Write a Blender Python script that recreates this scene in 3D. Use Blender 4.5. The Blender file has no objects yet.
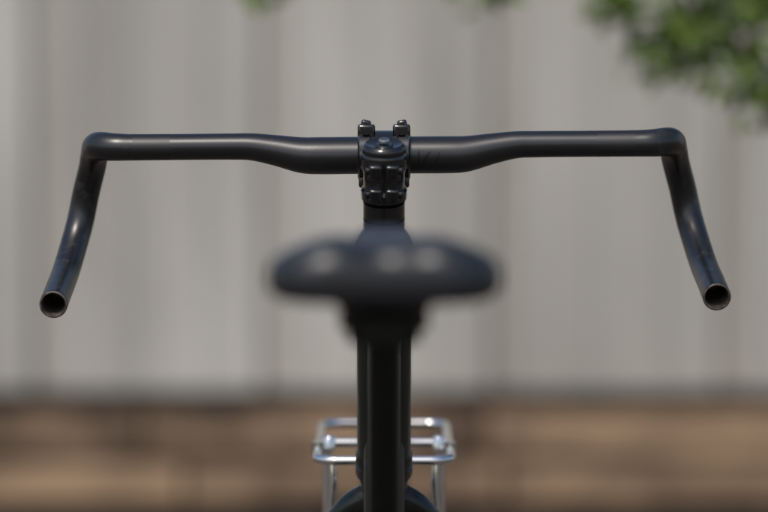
import bpy, bmesh, math, random
from mathutils import Vector, Matrix, noise
random.seed(7)
S = bpy.context.scene
S.view_settings.view_transform='Standard'; S.view_settings.look='None'; S.view_settings.exposure=0

# ------------------------------------------------------------ materials
def new_mat(name):
    m=bpy.data.materials.new(name); m.use_nodes=True
    nt=m.node_tree; b=nt.nodes['Principled BSDF']
    return m,nt,b
def simple(name,col,rough=.5,metal=0,spec=.5,nscale=60,var=.25,rvar=.1,bump=0.0,coat=0):
    m,nt,b=new_mat(name); N=nt.nodes; L=nt.links
    tc=N.new('ShaderNodeTexCoord'); no=N.new('ShaderNodeTexNoise'); no.inputs['Scale'].default_value=nscale; no.inputs['Detail'].default_value=6
    L.new(tc.outputs['Object'],no.inputs['Vector'])
    r=N.new('ShaderNodeValToRGB'); r.color_ramp.elements[0].position=.3; r.color_ramp.elements[1].position=.7
    r.color_ramp.elements[0].color=(*[c*(1-var) for c in col],1); r.color_ramp.elements[1].color=(*[min(1,c*(1+var)) for c in col],1)
    L.new(no.outputs['Fac'],r.inputs[0]); L.new(r.outputs[0],b.inputs['Base Color'])
    mr=N.new('ShaderNodeMapRange'); mr.inputs[3].default_value=max(0.02,rough-rvar); mr.inputs[4].default_value=min(1,rough+rvar)
    L.new(no.outputs['Fac'],mr.inputs[0]); L.new(mr.outputs[0],b.inputs['Roughness'])
    b.inputs['Metallic'].default_value=metal; b.inputs['Specular IOR Level'].default_value=spec
    b.inputs['Coat Weight'].default_value=coat
    if bump:
        bp=N.new('ShaderNodeBump'); bp.inputs['Strength'].default_value=bump; bp.inputs['Distance'].default_value=.001
        L.new(no.outputs['Fac'],bp.inputs['Height']); L.new(bp.outputs[0],b.inputs['Normal'])
    return m

M_stem=simple('gloss_black_anodised',(.005,.005,.006),.17,0,.5,90,.2,.04,0,.5)
M_frame=simple('dark_green_paint',(.004,.007,.006),.24,0,.4,50,.2,.05,0,.2)
M_post=simple('black_seatpost',(.003,.005,.004),.33,0,.3,50,.2,.05)
M_saddle=simple('saddle_synthetic_leather',(.010,.0115,.015),.36,0,.65,250,.2,.06,.15)
M_rubber=simple('tyre_rubber',(.02,.02,.02),.75,0,.3,80)
M_chrome=simple('polished_steel',(.85,.85,.84),.14,1,.5,60,.05,.05)
M_bolt=simple('steel_bolt',(.5,.5,.5),.3,1,.5,60,.1,.05)
M_blackbolt=simple('black_steel_bolt',(.03,.03,.032),.25,.8,.5,60,.1,.05)
M_hole=simple('bore_alloy',(.12,.10,.085),.42,.5,.4,160,.7,.1)
M_alu=simple('alloy_rim',(.08,.08,.085),.35,1)

# handlebar: satin anodised with faint residue bands, dust and scratches
m,nt,b=new_mat('satin_black_handlebar'); M_bar=m; N=nt.nodes; L=nt.links
tc=N.new('ShaderNodeTexCoord'); sep=N.new('ShaderNodeSeparateXYZ'); L.new(tc.outputs['Object'],sep.inputs[0])
ab=N.new('ShaderNodeMath'); ab.operation='ABSOLUTE'; L.new(sep.outputs[0],ab.inputs[0])
n1=N.new('ShaderNodeTexNoise'); n1.inputs['Scale'].default_value=70; n1.inputs['Detail'].default_value=10; n1.inputs['Roughness'].default_value=.65; L.new(tc.outputs['Object'],n1.inputs['Vector'])
n2=N.new('ShaderNodeTexNoise'); n2.inputs['Scale'].default_value=900; n2.inputs['Detail'].default_value=3; L.new(tc.outputs['Object'],n2.inputs['Vector'])
ad=N.new('ShaderNodeMath'); ad.operation='MULTIPLY_ADD'; ad.inputs[1].default_value=.004; L.new(n1.outputs['Fac'],ad.inputs[0]); L.new(ab.outputs[0],ad.inputs[2])
c=N.new('ShaderNodeMath'); c.operation='COMPARE'; c.inputs[1].default_value=.200; c.inputs[2].default_value=.016; L.new(ad.outputs[0],c.inputs[0])
mr=N.new('ShaderNodeMapRange'); mr.inputs[1].default_value=.205; mr.inputs[2].default_value=.24; L.new(ab.outputs[0],mr.inputs[0])
rp=N.new('ShaderNodeValToRGB'); rp.color_ramp.elements[0].position=.55; rp.color_ramp.elements[1].position=.72; L.new(n1.outputs['Fac'],rp.inputs[0])
mu=N.new('ShaderNodeMath'); mu.operation='MULTIPLY'; L.new(mr.outputs[0],mu.inputs[0]); L.new(rp.outputs[0],mu.inputs[1])
mx=N.new('ShaderNodeMix'); mx.data_type='RGBA'; mx.inputs[6].default_value=(.0065,.0068,.0078,1); mx.inputs[7].default_value=(.05,.046,.042,1); L.new(mu.outputs[0],mx.inputs[0])
mx2=N.new('ShaderNodeMix'); mx2.data_type='RGBA'; mx2.inputs[7].default_value=(.004,.004,.005,1); L.new(mx.outputs[2],mx2.inputs[6]); L.new(c.outputs[0],mx2.inputs[0])
L.new(mx2.outputs[2],b.inputs['Base Color'])
r1=N.new('ShaderNodeMapRange'); r1.inputs[3].default_value=.29; r1.inputs[4].default_value=.36; L.new(n1.outputs['Fac'],r1.inputs[0])
r2=N.new('ShaderNodeMath'); r2.operation='MULTIPLY_ADD'; r2.inputs[1].default_value=.12; L.new(c.outputs[0],r2.inputs[0]); L.new(r1.outputs[0],r2.inputs[2])
L.new(r2.outputs[0],b.inputs['Roughness']); b.inputs['Specular IOR Level'].default_value=.75
bp=N.new('ShaderNodeBump'); bp.inputs['Strength'].default_value=.12; bp.inputs['Distance'].default_value=.0003; L.new(n2.outputs['Fac'],bp.inputs['Height']); L.new(bp.outputs[0],b.inputs['Normal'])
M_decal=simple('satin_decal',(.004,.004,.004),.45,0,.4)

# ------------------------------------------------------------ helpers
def obj(name,me,mat,parent=None,smooth=True):
    o=bpy.data.objects.new(name,me); S.collection.objects.link(o)
    for mm in (mat if isinstance(mat,(list,tuple)) else [mat]): me.materials.append(mm)
    if smooth:
        for p in me.polygons: p.use_smooth=True
    if parent: o.parent=parent
    return o
def empty(name,loc=(0,0,0)):
    e=bpy.data.objects.new(name,None); e.location=loc; S.collection.objects.link(e); return e
def catmull(pts,n=10):
    out=[]; P=[pts[0]]+list(pts)+[pts[-1]]
    for i in range(1,len(P)-2):
        a,b_,c_,d=P[i-1],P[i],P[i+1],P[i+2]
        for k in range(n):
            t=k/n
            out.append(tuple(.5*((2*b_[j])+(-a[j]+c_[j])*t+(2*a[j]-5*b_[j]+4*c_[j]-d[j])*t*t+(-a[j]+3*b_[j]-3*c_[j]+d[j])*t**3) for j in range(len(b_))))
    out.append(tuple(pts[-1])); return out
def sweep(bm,pts,seg=24,cap=True,mi=0):
    """pts: list of (x,y,z,r)"""
    V=[Vector(p[:3]) for p in pts]; R=[p[3] for p in pts]
    T=[]
    for i in range(len(V)):
        a=V[max(0,i-1)]; c_=V[min(len(V)-1,i+1)]
        t=c_-a
        if t.length<1e-9: t=T[-1] if T else Vector((0,0,1))
        T.append(t.normalized())
    up=Vector((0,0,1)) if abs(T[0].z)<.9 else Vector((0,1,0))
    n=T[0].cross(up).normalized(); rings=[]
    for i in range(len(V)):
        n=(n-T[i]*n.dot(T[i])).normalized(); bb=T[i].cross(n)
        rings.append([bm.verts.new(V[i]+(n*math.cos(a)+bb*math.sin(a))*R[i]) for a in [2*math.pi*k/seg for k in range(seg)]])
    for i in range(len(rings)-1):
        for k in range(seg):
            f=bm.faces.new((rings[i][k],rings[i][(k+1)%seg],rings[i+1][(k+1)%seg],rings[i+1][k])); f.material_index=mi
    if cap:
        bm.faces.new(list(reversed(rings[0]))).material_index=mi; bm.faces.new(rings[-1]).material_index=mi
    return rings
def lathe(bm,o,axis,prof,seg=40,mi=0,cap=True):
    ax=Vector(axis).normalized(); o=Vector(o)
    up=Vector((1,0,0)) if abs(ax.x)<.9 else Vector((0,0,1))
    n=ax.cross(up).normalized(); bb=ax.cross(n); rings=[]
    for s,r in prof:
        rings.append([bm.verts.new(o+ax*s+(n*math.cos(a)+bb*math.sin(a))*r) for a in [2*math.pi*k/seg for k in range(seg)]])
    for i in range(len(rings)-1):
        for k in range(seg):
            bm.faces.new((rings[i][k],rings[i][(k+1)%seg],rings[i+1][(k+1)%seg],rings[i+1][k])).material_index=mi
    if cap:
        bm.faces.new(list(reversed(rings[0]))).material_index=mi; bm.faces.new(rings[-1]).material_index=mi
def finish(bm,name,mat,parent=None,smooth=True,angle=None,bevel=0):
    bmesh.ops.recalc_face_normals(bm,faces=bm.faces)
    me=bpy.data.meshes.new(name); bm.to_mesh(me); bm.free()
    o=obj(name,me,mat,parent,smooth)
    if bevel:
        md=o.modifiers.new('bevel','BEVEL'); md.width=bevel; md.segments=3; md.limit_method='ANGLE'; md.angle_limit=math.radians(40)
    if smooth and angle:
        me.set_sharp_from_angle(angle=math.radians(angle))
    return o
def box(bm,c,s,rot=None,mi=0):
    M=Matrix.Translation(c)@(rot.to_4x4() if rot else Matrix.Identity(4))@Matrix.Diagonal((*s,1))
    r=bmesh.ops.create_cube(bm,size=1,matrix=M)
    for v in r['verts']:
        for f in v.link_faces: f.material_index=mi

# ------------------------------------------------------------ bicycle
bike=empty('bicycle')

# --- handlebar
CZ=1.0128; TZ=1.0212
def side(sx,dz):
    return [(0,0,CZ,.0159),(sx*.03,0,CZ,.0159),(sx*.054,0,CZ,.0159),(sx*.070,0,CZ+.0006,.0154),(sx*.092,0,CZ+.0048,.0132),(sx*.112,0,TZ-.0005,.0117),(sx*.130,0,TZ,.0113),
    (sx*.17,0,TZ,.0112),(sx*.212,0,TZ,.0113),(sx*.230,.001,TZ+.0003,.0118),(sx*.2415,.008,TZ+.0008,.0124),(sx*.2475,.022,TZ-.0003,.0125),(sx*.251,.040,TZ-.006,.0121),(sx*.2555,.060,TZ-.020,.0119),
    (sx*.262,.072,.980,.0119),(sx*.2675,.073,.955,.0119),(sx*.273,.060,.932,.0119),(sx*.277,.032,.912+dz*.5,.0119),(sx*.2785,-.010,.900+dz,.0119),(sx*.2790,-.05,.891+dz,.0119)]
L_=catmull(side(-1,0),8); R_=catmull(side(1,.002),8)
bm=bmesh.new()
path=list(reversed(L_))+R_[1:]
rings=sweep(bm,path,40,cap=False)
for ring,pA,pB in ((rings[0],path[0],path[8]),(rings[-1],path[-1],path[-9])):
    c0=Vector(pA[:3]); d=(Vector(pB[:3])-c0).normalized(); prev=ring
    for (sc,dep,mi) in ((.965,-.0006,1),(.88,-.0007,1),(.82,.0004,1),(.81,.008,1),(.81,.02,1),(.81,.05,1)):
        nr=[bm.verts.new(c0+(v.co-c0)*sc+d*dep) for v in ring]
        for k in range(40):
            f=bm.faces.new((prev[k],prev[(k+1)%40],nr[(k+1)%40],nr[k])); f.material_index=mi
        prev=nr
    bm.faces.new(prev).material_index=1
hb=finish(bm,'handlebar',[M_bar,M_hole],bike,True,60)
hb.matrix_basis=Matrix.Translation((0,0,CZ))@Matrix.Rotation(math.radians(-.45),4,'Y')@Matrix.Translation((0,0,-CZ))
bm=bmesh.new()
def stroke(x0,a0,x1,a1,w=.0022):
    n=8; pr=None
    for i in range(n+1):
        t=i/n; x=x0+(x1-x0)*t; a=a0+(a1-a0)*t; r=.01603
        p=[bm.verts.new((x+dx,-r*math.cos(a),CZ-.0003+r*math.sin(a))) for dx in (-w/2,w/2)]
        if pr: bm.faces.new((pr[0],pr[1],p[1],p[0]))
        pr=p
stroke(.029,-.4,.030,.35,.0018);stroke(.033,-.4,.040,.35,.003);stroke(.044,-.4,.048,.35,.0018)
finish(bm,'handlebar_logo',M_decal,bike)

# --- stem
H0=Vector((0,-.065,1.022)); u=Vector((0,.309,-.951)).normalized()
def H(s): return H0+u*s
RX=Matrix.Rotation(math.radians(18),3,'X')
bm=bmesh.new()
lathe(bm,(-.0225,0,CZ),(1,0,0),[(0,.0163),(0,.0195),(.0015,.0212),(.0435,.0212),(.045,.0195),(.045,.0163)],48)
for sx in (-1,1):
    lathe(bm,(sx*.0165-.0055,0,CZ),(1,0,0),[(0,.021),(.0012,.0228),(.0098,.0228),(.011,.021)],48)
ext=[(0,-.066,.998,.0165),(0,-.045,1.001,.0165),(0,-.025,1.006,.0160),(0,-.008,1.011,.0150)]
sweep(bm,catmull(ext,6),28)
lathe(bm,H(.047),-u,[(0,.0172),(.0015,.0190),(.0090,.0194),(.0115,.0178),(.0135,.0172),(.024,.0172),(.027,.0180),(.030,.0196),(.0405,.0198),(.0430,.0184)],48)
finish(bm,'stem',M_stem,bike,True,35)
bm=bmesh.new()
for sx in (-1,1):
    # tapered, leaning clamp ears that form the horned top of the clamp
    RY=Matrix.Rotation(math.radians(sx*-12),3,'Y')
    box(bm,(sx*.0150,.000,CZ+.0205),(.0150,.028,.012))
    box(bm,(sx*.0155,.000,CZ+.0265),(.0085,.022,.0075),RY)
    box(bm,(sx*.0158,.000,CZ-.0225),(.0115,.026,.010))
    for s in (.0155,.0365):
        c=H(s)+Vector((sx*.0068,-.0185,-.005)); box(bm,c,(.0112,.011,.0115),RX)
finish(bm,'stem_clamp_ears',M_stem,bike,True,35,.0022)
bm=bmesh.new()
for sx in (-1,1):
    for dz in (.0205,-.0225):
        lathe(bm,(sx*.0150,-.0165,CZ+dz),(0,1,0),[(0,.0022),(0,.0030),(.0025,.0032),(.004,.0032)],20)
    for s in (.0155,.0365):
        c=H(s)+Vector((sx*.0118,-.0190,-.005)); lathe(bm,c,(sx,0,0),[(0,.0036),(.003,.0036),(.0035,.0030),(.0035,.0018),(.002,.0017)],20)
finish(bm,'stem_bolts',M_blackbolt,bike,True,35)
bm=bmesh.new()
lathe(bm,H(-.0045),-u,[(0,.0046),(.0015,.0046),(.0022,.0042),(.0022,.0026),(.0003,.0024)],24)
finish(bm,'top_cap_bolt',M_bolt,bike,True,35)
bm=bmesh.new()
lathe(bm,H(.0036),-u,[(0,.0184),(.0030,.0186),(.0055,.0172),(.0068,.0150),(.0058,.0128),(.0050,.0080),(.0064,.0070),(.0064,.005)],48)
finish(bm,'stem_top_cap',M_stem,bike,True,35)
bm=bmesh.new(); s=.0480
for hgt in (.015,.010):
    lathe(bm,H(s+hgt),-u,[(0,.0168),(.0006,.0176),(hgt-.0008,.0176),(hgt-.0003,.0168)],48); s+=hgt
lathe(bm,H(s+.012),-u,[(0,.0225),(.002,.0228),(.004,.0222),(.010,.0182),(.0116,.0172)],48); s+=.0122
finish(bm,'headset_spacers',M_stem,bike,True,35)
ht0=s
bm=bmesh.new()
lathe(bm,H(.292),-u,[(0,.0240),(.0008,.0246),(.011,.0246),(.013,.0232),(.292-ht0-.013,.0232),(.292-ht0-.011,.0240),(.292-ht0-.0005,.0240),(.292-ht0,.0230)],48)
finish(bm,'head_tube',M_frame,bike,True,40)
bm=bmesh.new()
lathe(bm,H(.3035),-u,[(0,.0215),(.001,.024),(.003,.0248),(.0095,.0250),(.0112,.0235)],48)
lathe(bm,H(.308),-u,[(0,.0205),(.001,.0212),(.0040,.0212)],48)
finish(bm,'headset_cup',M_stem,bike,True,35)

AX_F=Vector((0,.197,.345)); AX_R=Vector((0,-.875,.345)); BB=Vector((0,-.452,.275))
# --- fork
bm=bmesh.new()
c=H(.322); lathe(bm,H(.334),-u,[(0,.014),(.003,.0195),(.024,.0205),(.0258,.019)],40)
for sx in (-1,1):
    sweep(bm,catmull([(sx*.002,c.y,c.z+.000,.0125),(sx*.018,c.y+.002,c.z-.005,.0130),(sx*.034,c.y+.008,c.z-.019,.0130),(sx*.0475,c.y+.018,c.z-.048,.0125),(sx*.050,c.y+.045,c.z-.13,.0115),(sx*.050,c.y+.09,c.z-.25,.0095),(sx*.050,AX_F.y,AX_F.z+.01,.0075)],8),28)
    box(bm,(sx*.050,AX_F.y,AX_F.z),(.006,.028,.036))
finish(bm,'fork',M_frame,bike,True,50)

# --- frame tubes
def straight(name,a,b_,r0,r1,mat=M_frame,seg=32):
    bm=bmesh.new(); a=Vector(a); b_=Vector(b_)
    sweep(bm,[(*a.lerp(b_,t),r0+(r1-r0)*t) for t in [i/6 for i in range(7)]],seg); return finish(bm,name,mat,bike,True,50)
SP=Vector((0,-.643,.914)); sdir=(BB-SP).normalized()
ST=SP+sdir*.150
straight('seat_tube',ST,BB,.0148,.0148)
straight('top_tube',ST+sdir*.03,H(.112),.0143,.0143)
straight('down_tube',H(.265),BB,.0175,.0175)
bm=bmesh.new()
for sx in (-1,1):
    sweep(bm,catmull([(sx*.012,ST.y,ST.z-.05,.008),(sx*.035,ST.y-.06,ST.z-.11,.008),(sx*.062,AX_R.y+.05,AX_R.z+.10,.0075),(sx*.066,AX_R.y,AX_R.z+.01,.007)],6),16)
    sweep(bm,catmull([(sx*.025,BB.y-.01,BB.z,.011),(sx*.04,BB.y-.10,BB.z+.01,.011),(sx*.064,AX_R.y+.06,AX_R.z-.012,.009),(sx*.066,AX_R.y,AX_R.z,.008)],6),16)
    box(bm,(sx*.066,AX_R.y,AX_R.z),(.006,.05,.034))
finish(bm,'rear_stays',M_frame,bike,True,50)
bm=bmesh.new(); lathe(bm,BB+Vector((-.035,0,0)),(1,0,0),[(0,.02),(.07,.02)],32); finish(bm,'bottom_bracket',M_frame,bike,True,40,.001)
bm=bmesh.new(); lathe(bm,ST-sdir*.004,sdir,[(0,.0150),(0,.0172),(.014,.0172),(.014,.0150)],40)
box(bm,ST+Vector((0,-.020,-.002)),(.012,.012,.012)); finish(bm,'seat_clamp',M_stem,bike,True,40,.0008)
straight('seatpost',SP-sdir*.006,ST+sdir*.10,.0136,.0136,M_post,40)

# --- saddle
def interp(tab,t):
    for (a,va),(b_,vb) in zip(tab,tab[1:]):
        if t<=b_:
            k=(t-a)/(b_-a); return va+(vb-va)*k
    return tab[-1][1]
W=[(0,.038),(.012,.052),(.03,.060),(.06,.067),(.11,.0720),(.17,.0740),(.26,.070),(.38,.053),(.5,.037),(.62,.028),(.78,.0225),(.92,.0195),(.97,.016),(1,.009)]
TH=[(0,.018),(.012,.031),(.03,.040),(.06,.046),(.12,.050),(.3,.048),(.45,.042),(.7,.036),(.9,.030),(1,.014)]
MIDZ=[(0,.9610),(.1,.9610),(.3,.960),(.5,.961),(.8,.966),(1,.968)]
bm=bmesh.new(); rings=[]; NS=56
for i in range(65):
    t=(i/64)**1.25; w=interp(W,t); th=interp(TH,t); zm=interp(MIDZ,t)
    ring=[]
    for k in range(NS):
        a=2*math.pi*k/NS; ca,sa=math.cos(a),math.sin(a)
        x=w*math.copysign(abs(ca)**.78,ca)
        zz=math.copysign(abs(sa)**.74,sa)
        z=zm+zz*th/2
        if sa>0:
            z+= .0030*math.exp(-((abs(x)-.034)/.016)**2)*(1 if t<.35 else max(0,1-(t-.35)/.15))   # sit-bone pads
            z-= .0040*math.exp(-(x/.012)**2)*(1 if t<.8 else 0)*(.4+.6*min(1,t/.05))
        else:
            z+=.010*max(0,1-(x/w)**2)*min(1,t/.06)
        y=-.762+.272*t + (.010*math.exp(-(x/.018)**2))*(1-t/.12 if t<.12 else 0)
        ring.append(bm.verts.new((x,y,z)))
    rings.append(ring)
for i in range(64):
    for k in range(NS): bm.faces.new((rings[i][k],rings[i][(k+1)%NS],rings[i+1][(k+1)%NS],rings[i+1][k]))
bm.faces.new(rings[0]); bm.faces.new(rings[-1])
bmesh.ops.remove_doubles(bm,verts=bm.verts,dist=.00002)
sd=finish(bm,'saddle',M_saddle,bike); sb=sd.modifiers.new('smooth','SMOOTH'); sb.iterations=4; sb.factor=.5
bm=bmesh.new()
for sx in (-1,1):
    sweep(bm,catmull([(sx*.030,-.735,.950,.0035),(sx*.024,-.715,.940,.0035),(sx*.022,-.69,.932,.0035),(sx*.022,-.62,.932,.0035),(sx*.018,-.57,.946,.0035),(sx*.008,-.52,.956,.0035)],8),14)
finish(bm,'saddle_rails',M_post,bike)
bm=bmesh.new()
box(bm,(0,-.650,.929),(.058,.036,.012)); box(bm,(0,-.650,.9395),(.056,.032,.006)); box(bm,(0,-.648,.919),(.034,.034,.014))
lathe(bm,(-.024,-.648,.921),(1,0,0),[(0,.008),(.048,.008)],24)
finish(bm,'seatpost_head',M_post,bike,True,40,.003)

# --- wheels
def wheel(name,c):
    e=bpy.data.objects.new(name,None); e.location=c; S.collection.objects.link(e); e.parent=bike
    def tor(n,prof,mat,seg=96):
        bm=bmesh.new(); m_=len(prof); rr=[]
        for i in range(seg):
            a=2*math.pi*i/seg
            rr.append([bm.verts.new((x,r*math.cos(a),r*math.sin(a))) for x,r in prof])
        for i in range(seg):
            for k in range(m_): bm.faces.new((rr[i][k],rr[i][(k+1)%m_],rr[(i+1)%seg][(k+1)%m_],rr[(i+1)%seg][k]))
        finish(bm,n,mat,e,True,50)
    tor('tyre',[(.017*math.cos(a),.328+.017*math.sin(a)) for a in [2*math.pi*k/20 for k in range(20)]],M_rubber)
    tor('rim',[(-.011,.318),(-.011,.304),(-.005,.295),(.005,.295),(.011,.304),(.011,.318)],M_alu)
    bm=bmesh.new()
    lathe(bm,(-.045,0,0),(1,0,0),[(0,.008),(.008,.008),(.008,.026),(.011,.026),(.013,.014),(.077,.014),(.079,.026),(.082,.026),(.082,.008),(.09,.008)],32)
    finish(bm,'hub',M_alu,e,True,35)
    bm=bmesh.new()
    for k in range(32):
        a=2*math.pi*k/32; sx=1 if k%2 else -1; da=.42*(1 if (k//2)%2 else -1)
        sweep(bm,[(sx*.034,.025*math.cos(a+da*3),.025*math.sin(a+da*3),.001),(sx*.002,.297*math.cos(a),.297*math.sin(a),.001)],6)
    finish(bm,'spokes',M_bolt,e)
wheel('front_wheel',AX_F); wheel('rear_wheel',AX_R)

# --- crankset, pedals, chain, kickstand
bm=bmesh.new()
seg=92
vo=[];vi=[];vo2=[];vi2=[]
for i in range(seg):
    a=2*math.pi*i/seg; ro=.094 if i%2 else .089
    vo.append(bm.verts.new((.045,BB.y+ro*math.cos(a),BB.z+ro*math.sin(a)))); vi.append(bm.verts.new((.045,BB.y+.070*math.cos(a),BB.z+.070*math.sin(a))))
    vo2.append(bm.verts.new((.048,BB.y+ro*math.cos(a),BB.z+ro*math.sin(a)))); vi2.append(bm.verts.new((.048,BB.y+.070*math.cos(a),BB.z+.070*math.sin(a))))
for i in range(seg):
    j=(i+1)%seg
    bm.faces.new((vo[i],vo[j],vi[j],vi[i])); bm.faces.new((vo2[i],vo2[j],vi2[j],vi2[i])); bm.faces.new((vo[i],vo[j],vo2[j],vo2[i])); bm.faces.new((vi[i],vi[j],vi2[j],vi2[i]))
for k in range(5):
    a=2*math.pi*k/5; sweep(bm,[(.051,BB.y,BB.z,.009),(.050,BB.y+.076*math.cos(a),BB.z+.076*math.sin(a),.006)],12)
sweep(bm,[(-.06,BB.y,BB.z,.012),(.062,BB.y,BB.z,.012)],20)
sweep(bm,[(.062,BB.y,BB.z,.013),(.070,BB.y+.12,BB.z-.12,.009)],16); sweep(bm,[(-.062,BB.y,BB.z,.013),(-.070,BB.y-.12,BB.z+.12,.009)],16)
finish(bm,'crankset',M_stem,bike,True,40)
bm=bmesh.new()
for sx,dy,dz in ((1,.12,-.12),(-1,-.12,.12)):
    cc=Vector((sx*.122,BB.y+dy,BB.z+dz)); sweep(bm,[(sx*.07,cc.y,cc.z,.006),(sx*.165,cc.y,cc.z,.006)],12)
    box(bm,cc+Vector((0,.04,0)),(.08,.010,.018)); box(bm,cc-Vector((0,.04,0)),(.08,.010,.018)); box(bm,cc+Vector((sx*.04,0,0)),(.008,.07,.018)); box(bm,cc-Vector((sx*.04,0,0)),(.008,.07,.018))
finish(bm,'pedals',M_stem,bike,False,None,.002)
bm=bmesh.new()
for sg in (1,-1):
    sweep(bm,[(.0465,BB.y+.0,BB.z+sg*.092,.0035),(.0465,AX_R.y,AX_R.z+sg*.036,.0035)],8)
lathe(bm,(.044,AX_R.y,AX_R.z),(1,0,0),[(0,.036),(.004,.036)],36)
finish(bm,'chain',M_bolt,bike,True,40)
bm=bmesh.new(); sweep(bm,catmull([(-.03,BB.y-.06,BB.z+.0,.008),(-.06,BB.y-.07,BB.z-.05,.008),(-.17,BB.y-.10,.012,.008),(-.19,BB.y-.10,.008,.009)],6),14)
finish(bm,'kickstand',M_bolt,bike)

# --- front rack (polished steel)
rk=empty('front_rack'); rk.parent=bike
def rr_loop(hx,y0,y1,z0,z1,rc,n=8):
    pts=[]
    for cx,cy,a0 in ((hx-rc,y1-rc,0),(-hx+rc,y1-rc,90),(-hx+rc,y0+rc,180),(hx-rc,y0+rc,270)):
        for k in range(n+1):
            a=math.radians(a0+90*k/n); x=cx+rc*math.cos(a); y=cy+rc*math.sin(a); pts.append((x,y,z0+(z1-z0)*(y-y0)/(y1-y0)))
    return pts
def ringtube(bm,pts,r):
    P=pts+[pts[0],]; sweep(bm,[(*p,r) for p in P],14,cap=False)
bm=bmesh.new()
y0,y1=.085,.345; z0,z1=.7385,.740
ringtube(bm,rr_loop(.0600,y0,y1,z0,z1,.018),.0042)
for y in (.205,):
    z=z0+(z1-z0)*(y-y0)/(y1-y0)
    sweep(bm,catmull([(-.060,y,z,.0042),(-.03,y,z,.0042),(.03,y,z,.0042),(.060,y,z,.0042)],5),12)
sweep(bm,catmull([(0,.052,.715,.004),(0,.075,.720,.004),(0,.087,.735,.004)],5),12)
for sx in (-1,1):
    sweep(bm,catmull([(sx*.053,.215,.738,.0040),(sx*.053,.215,.700,.0040),(sx*.054,.212,.60,.0038),(sx*.058,.203,.45,.0038),(sx*.058,.197,.35,.0038)],8),14)
    sweep(bm,catmull([(sx*.046,.088,.7385,.0040),(sx*.046,.088,.70,.0040),(sx*.054,.105,.60,.0038),(sx*.058,.19,.36,.0038)],8),14)
    lathe(bm,(sx*.050,.165,.737),(0,0,1),[(0,.0055),(.012,.0055),(.014,.004)],20)
    lathe(bm,(sx*.060,.150,.733),(0,0,1),[(0,.0058),(.014,.0058)],20)
finish(bm,'rack_tubing',M_chrome,rk,True,60)

# ------------------------------------------------------------ setting
m,nt,b=new_mat('ground_paving'); N=nt.nodes; L=nt.links
tc=N.new('ShaderNodeTexCoord'); n1=N.new('ShaderNodeTexNoise'); n1.inputs['Scale'].default_value=1.3; n1.inputs['Detail'].default_value=10; L.new(tc.outputs['Object'],n1.inputs['Vector'])
r=N.new('ShaderNodeValToRGB'); r.color_ramp.elements[0].color=(.06,.05,.04,1); r.color_ramp.elements[1].color=(.13,.11,.09,1); L.new(n1.outputs['Fac'],r.inputs[0]); L.new(r.outputs[0],b.inputs['Base Color'])
b.inputs['Roughness'].default_value=.9
n2=N.new('ShaderNodeTexNoise'); n2.inputs['Scale'].default_value=80; L.new(tc.outputs['Object'],n2.inputs['Vector']); bp=N.new('ShaderNodeBump'); bp.inputs['Distance'].default_value=.01; L.new(n2.outputs['Fac'],bp.inputs['Height']); L.new(bp.outputs[0],b.inputs['Normal'])
bm=bmesh.new(); v=[bm.verts.new(p) for p in ((-150,-150,0),(150,-150,0),(150,150,0),(-150,150,0))]; bm.faces.new(v); finish(bm,'ground',m,None,False)

m,nt,b=new_mat('painted_sheet_metal'); N=nt.nodes; L=nt.links
tc=N.new('ShaderNodeTexCoord'); mp=N.new('ShaderNodeMapping'); mp.inputs['Scale'].default_value=(1.6,1,.35); L.new(tc.outputs['Object'],mp.inputs[0])
n1=N.new('ShaderNodeTexNoise'); n1.inputs['Scale'].default_value=2.2; n1.inputs['Detail'].default_value=5; L.new(mp.outputs[0],n1.inputs['Vector'])
r=N.new('ShaderNodeValToRGB'); r.color_ramp.elements[0].position=.3; r.color_ramp.elements[1].position=.7; r.color_ramp.elements[0].color=(.32,.305,.275,1); r.color_ramp.elements[1].color=(.50,.485,.445,1)
L.new(n1.outputs['Fac'],r.inputs[0]); L.new(r.outputs[0],b.inputs['Base Color']); b.inputs['Roughness'].default_value=.6
M_fence=m
fence=empty('metal_fence')
FY=4.40
prof=[]; x=-8.0-.24
pitch=.53
while x<8:
    prof+= [(x,0),(x+.014,.045),(x+.060,.045),(x+.074,0),(x+.20,0),(x+.207,-.008),(x+.235,-.008),(x+.242,0),(x+.37,0),(x+.377,-.008),(x+.405,-.008),(x+.412,0)]
    x+=pitch
bm=bmesh.new(); zt=2.1; zb=.322
lo=[bm.verts.new((px,FY+py,zb)) for px,py in prof]; hi=[bm.verts.new((px,FY+py,zt)) for px,py in prof]
for i in range(len(prof)-1): bm.faces.new((lo[i],lo[i+1],hi[i+1],hi[i]))
finish(bm,'sheet_panels',M_fence,fence,False)
bm=bmesh.new(); box(bm,(0,FY+.02,2.125),(16.6,.13,.045)); box(bm,(0,FY+.075,.36),(16.4,.03,.06)); finish(bm,'fence_rails',M_fence,fence,False,None,.004)

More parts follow.
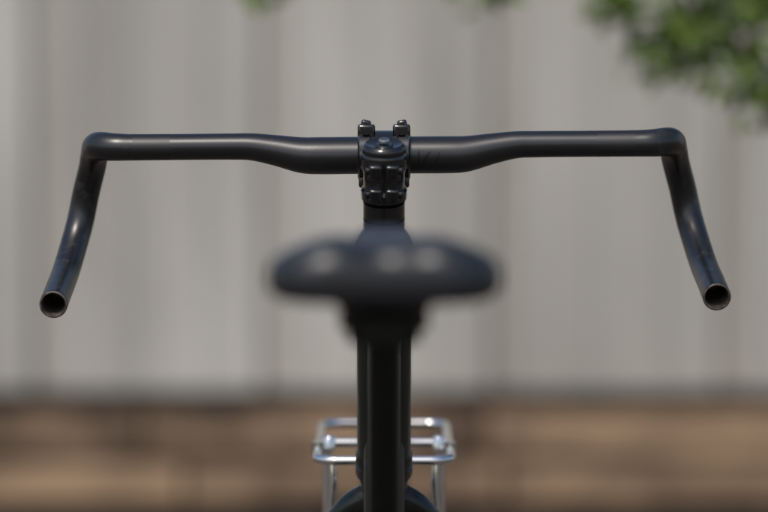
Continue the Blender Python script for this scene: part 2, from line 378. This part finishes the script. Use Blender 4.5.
m,nt,b=new_mat('weathered_timber'); N=nt.nodes; L=nt.links
tc=N.new('ShaderNodeTexCoord'); mp=N.new('ShaderNodeMapping'); mp.inputs['Scale'].default_value=(1.5,8,14); L.new(tc.outputs['Object'],mp.inputs[0])
n1=N.new('ShaderNodeTexNoise'); n1.inputs['Scale'].default_value=2; n1.inputs['Detail'].default_value=8; L.new(mp.outputs[0],n1.inputs['Vector'])
n3=N.new('ShaderNodeTexNoise'); n3.inputs['Scale'].default_value=4.5; n3.inputs['Detail'].default_value=5; L.new(tc.outputs['Object'],n3.inputs['Vector'])
ad=N.new('ShaderNodeMath'); ad.operation='MULTIPLY_ADD'; ad.inputs[1].default_value=1.1; L.new(n3.outputs['Fac'],ad.inputs[0]); 
sb_=N.new('ShaderNodeMath'); sb_.operation='SUBTRACT'; sb_.inputs[1].default_value=.68; L.new(n1.outputs['Fac'],sb_.inputs[0])
gi=N.new('ShaderNodeNewGeometry'); ri=N.new('ShaderNodeMath'); ri.operation='MULTIPLY_ADD'; ri.inputs[1].default_value=.26; L.new(gi.outputs['Random Per Island'],ri.inputs[0]); L.new(sb_.outputs[0],ri.inputs[2]); L.new(ri.outputs[0],ad.inputs[2])
r=N.new('ShaderNodeValToRGB'); r.color_ramp.elements[0].position=.28; r.color_ramp.elements[1].position=.72; r.color_ramp.elements[0].color=(.085,.055,.036,1); r.color_ramp.elements[1].color=(.38,.255,.155,1)
L.new(ad.outputs[0],r.inputs[0]); L.new(r.outputs[0],b.inputs['Base Color']); b.inputs['Roughness'].default_value=.8
M_tim=m
M_dark=simple('shade_dark_timber',(.03,.025,.02),.9)  # near-black colour paints in the shadow of the gap below the fence
tw=empty('timber_retaining_wall')
bm=bmesh.new()
for row,(za,zb_) in enumerate(((.070,.160),(.170,.274))):
    x=-8.3+row*.47
    while x<8.2:
        ln=random.uniform(.42,.95); box(bm,(x+ln/2,FY-.03+random.uniform(-.006,.006),(za+zb_)/2+random.uniform(-.002,.002)),(ln-.014,.09,zb_-za)); x+=ln
finish(bm,'sleepers',M_tim,tw,False,None,.006)
bm=bmesh.new(); box(bm,(0,FY+.075,.158),(16.6,.06,.316)); box(bm,(0,FY-.01,.036),(16.6,.06,.070)); finish(bm,'shade_backing_board',M_dark,tw,False)  # backing coloured dark as gap shade, plus a dark strip along the foot

# ------------------------------------------------------------ tree
tree=empty('tree')
M_bark=simple('bark',(.09,.065,.045),.9,0,.2,25,.4,.05,.6)
m,nt,b=new_mat('leaf'); N=nt.nodes; L=nt.links
gi=N.new('ShaderNodeNewGeometry')
tc=N.new('ShaderNodeTexCoord'); n1=N.new('ShaderNodeTexNoise'); n1.inputs['Scale'].default_value=14; L.new(tc.outputs['Object'],n1.inputs['Vector'])
av=N.new('ShaderNodeMath'); av.operation='MULTIPLY_ADD'; av.inputs[1].default_value=.35; L.new(gi.outputs['Random Per Island'],av.inputs[0]); 
sv=N.new('ShaderNodeMath'); sv.operation='SUBTRACT'; sv.inputs[1].default_value=.17; L.new(n1.outputs['Fac'],sv.inputs[0]); L.new(sv.outputs[0],av.inputs[2])
r=N.new('ShaderNodeValToRGB'); r.color_ramp.elements[0].position=.34; r.color_ramp.elements[1].position=.64; r.color_ramp.elements[0].color=(.030,.065,.015,1); r.color_ramp.elements[1].color=(.18,.27,.05,1)
L.new(av.outputs[0],r.inputs[0]); L.new(r.outputs[0],b.inputs['Base Color']); b.inputs['Roughness'].default_value=.45
tr=N.new('ShaderNodeBsdfTranslucent'); L.new(r.outputs[0],tr.inputs[0]); ms=N.new('ShaderNodeMixShader'); ms.inputs[0].default_value=.35
L.new(b.outputs[0],ms.inputs[1]); L.new(tr.outputs[0],ms.inputs[2]); L.new(ms.outputs[0],N['Material Output'].inputs[0])
M_leaf=m
bmw=bmesh.new()
T0=Vector((1.75,2.6,0))
sweep(bmw,catmull([(T0.x,T0.y,-.05,.13),(1.73,2.58,.5,.10),(1.68,2.5,1.3,.085),(1.72,2.45,2.1,.07),(1.62,2.4,3.0,.045),(1.65,2.35,3.9,.015)],6),16)
leaves_v=[];leaves_f=[]
def leaf(p,sz,dv=None):
    d=Vector((random.gauss(0,1),random.gauss(0,1),random.gauss(-.5,.7)))
    d.normalize(); w=d.cross(Vector((random.gauss(0,1),random.gauss(0,1),random.gauss(0,1)))).normalized()
    nrm=d.cross(w); i=len(leaves_v)
    for a,bb,cc in ((0,0,0),(.3,.24,.05),(.65,.2,.03),(1,0,-.08),(.65,-.2,.03),(.3,-.24,.05)): leaves_v.append(p+d*a*sz+w*bb*sz+nrm*cc*sz)
    leaves_f.extend([(i,i+1,i+2,i+3),(i,i+3,i+4,i+5)])
def branch(pts,r0,dens,sz,spread,start=.35):
    c_=catmull([(*p,r0*(1-.85*k/(len(pts)-1))) for k,p in enumerate(pts)],8); sweep(bmw,c_,8)
    for k,q in enumerate(c_):
        t=k/len(c_)
        if t<start: continue
        for _ in range(dens):
            p=Vector(q[:3])+Vector((random.gauss(0,spread),random.gauss(0,spread),random.gauss(0,spread*.7)))
            leaf(p,sz*random.uniform(.6,1.2))
# drooping twigs that hang into view
branch([(1.68,2.45,1.6),(1.2,2.0,1.55),(.85,1.7,1.42),(.62,1.55,1.26),(.50,1.45,1.14),(.475,1.4,1.06)],.018,9,.040,.030)
branch([(1.68,2.45,1.5),(1.3,2.1,1.45),(.95,1.8,1.34),(.72,1.6,1.22),(.58,1.5,1.12),(.53,1.5,1.02)],.016,9,.040,.030)
branch([(1.68,2.45,1.7),(1.25,2.1,1.65),(.85,1.8,1.46),(.60,1.6,1.28),(.47,1.5,1.17),(.42,1.5,1.12)],.016,9,.040,.030)
branch([(1.68,2.45,1.8),(1.2,2.1,1.8),(.8,1.7,1.55),(.50,1.5,1.26),(.40,1.45,1.14),(.365,1.4,1.095)],.016,8,.040,.026)
branch([(1.68,2.45,2.0),(1.1,2.1,1.95),(.6,1.7,1.60),(.38,1.55,1.32),(.32,1.45,1.20),(.295,1.42,1.160)],.016,6,.038,.020)
branch([(1.68,2.45,2.2),(.9,2.1,2.1),(.4,1.7,1.7),(.22,1.5,1.38),(.16,1.45,1.23),(.145,1.42,1.178)],.016,5,.036,.016)
branch([(1.68,2.45,2.4),(.6,2.1,2.2),(.0,1.7,1.8),(-.12,1.5,1.4),(-.15,1.45,1.25),(-.155,1.42,1.186)],.016,4,.036,.014)
for k in range(46):
    a=random.uniform(0,2*math.pi); h0=random.uniform(1.9,3.6); l=random.uniform(.6,1.5)*(1-.2*(h0-1.9))
    s0=Vector((1.66,2.43,h0)); d=Vector((math.cos(a),math.sin(a)*.8,random.uniform(.1,.6)))
    branch([tuple(s0),tuple(s0+d*l*.4),tuple(s0+d*l*.8+Vector((0,0,.05))),tuple(s0+d*l*1.1-Vector((0,0,.05)))],.022,9,.065,.13)
finish(bmw,'trunk_and_limbs',M_bark,tree)
me=bpy.data.meshes.new('foliage'); me.from_pydata([tuple(v) for v in leaves_v],[],leaves_f); obj('foliage',me,M_leaf,tree,False)

# ------------------------------------------------------------ light
w=bpy.data.worlds.new('World'); S.world=w; w.use_nodes=True; nt=w.node_tree
sky=nt.nodes.new('ShaderNodeTexSky'); sky.sky_type='NISHITA'; sky.sun_disc=False
EL,AZ=54,202
sky.sun_elevation=math.radians(EL); sky.sun_rotation=math.radians(AZ); sky.air_density=1; sky.dust_density=3
bg=nt.nodes['Background']; bg.inputs[1].default_value=.135; nt.links.new(sky.outputs[0],bg.inputs[0])
sl=bpy.data.lights.new('sun','SUN'); sl.energy=1.75; sl.angle=math.radians(11); sl.color=(1,.96,.90)
so=bpy.data.objects.new('sun',sl); S.collection.objects.link(so)
az=math.radians(AZ); el=math.radians(EL)
d=Vector((math.sin(az)*math.cos(el),math.cos(az)*math.cos(el),math.sin(el)))
so.rotation_euler=d.to_track_quat('Z','Y').to_euler(); so.location=d*8

# ------------------------------------------------------------ camera
cam=bpy.data.cameras.new('camera'); co=bpy.data.objects.new('camera',cam); S.collection.objects.link(co)
co.location=(0,-2.6,1.10); co.rotation_euler=(math.radians(90-3.82),0,0)
cam.sensor_width=36; cam.lens=142.6; cam.clip_end=500
cam.dof.use_dof=True; cam.dof.focus_distance=2.585; cam.dof.aperture_fstop=2.5; cam.dof.aperture_blades=0
S.camera=co
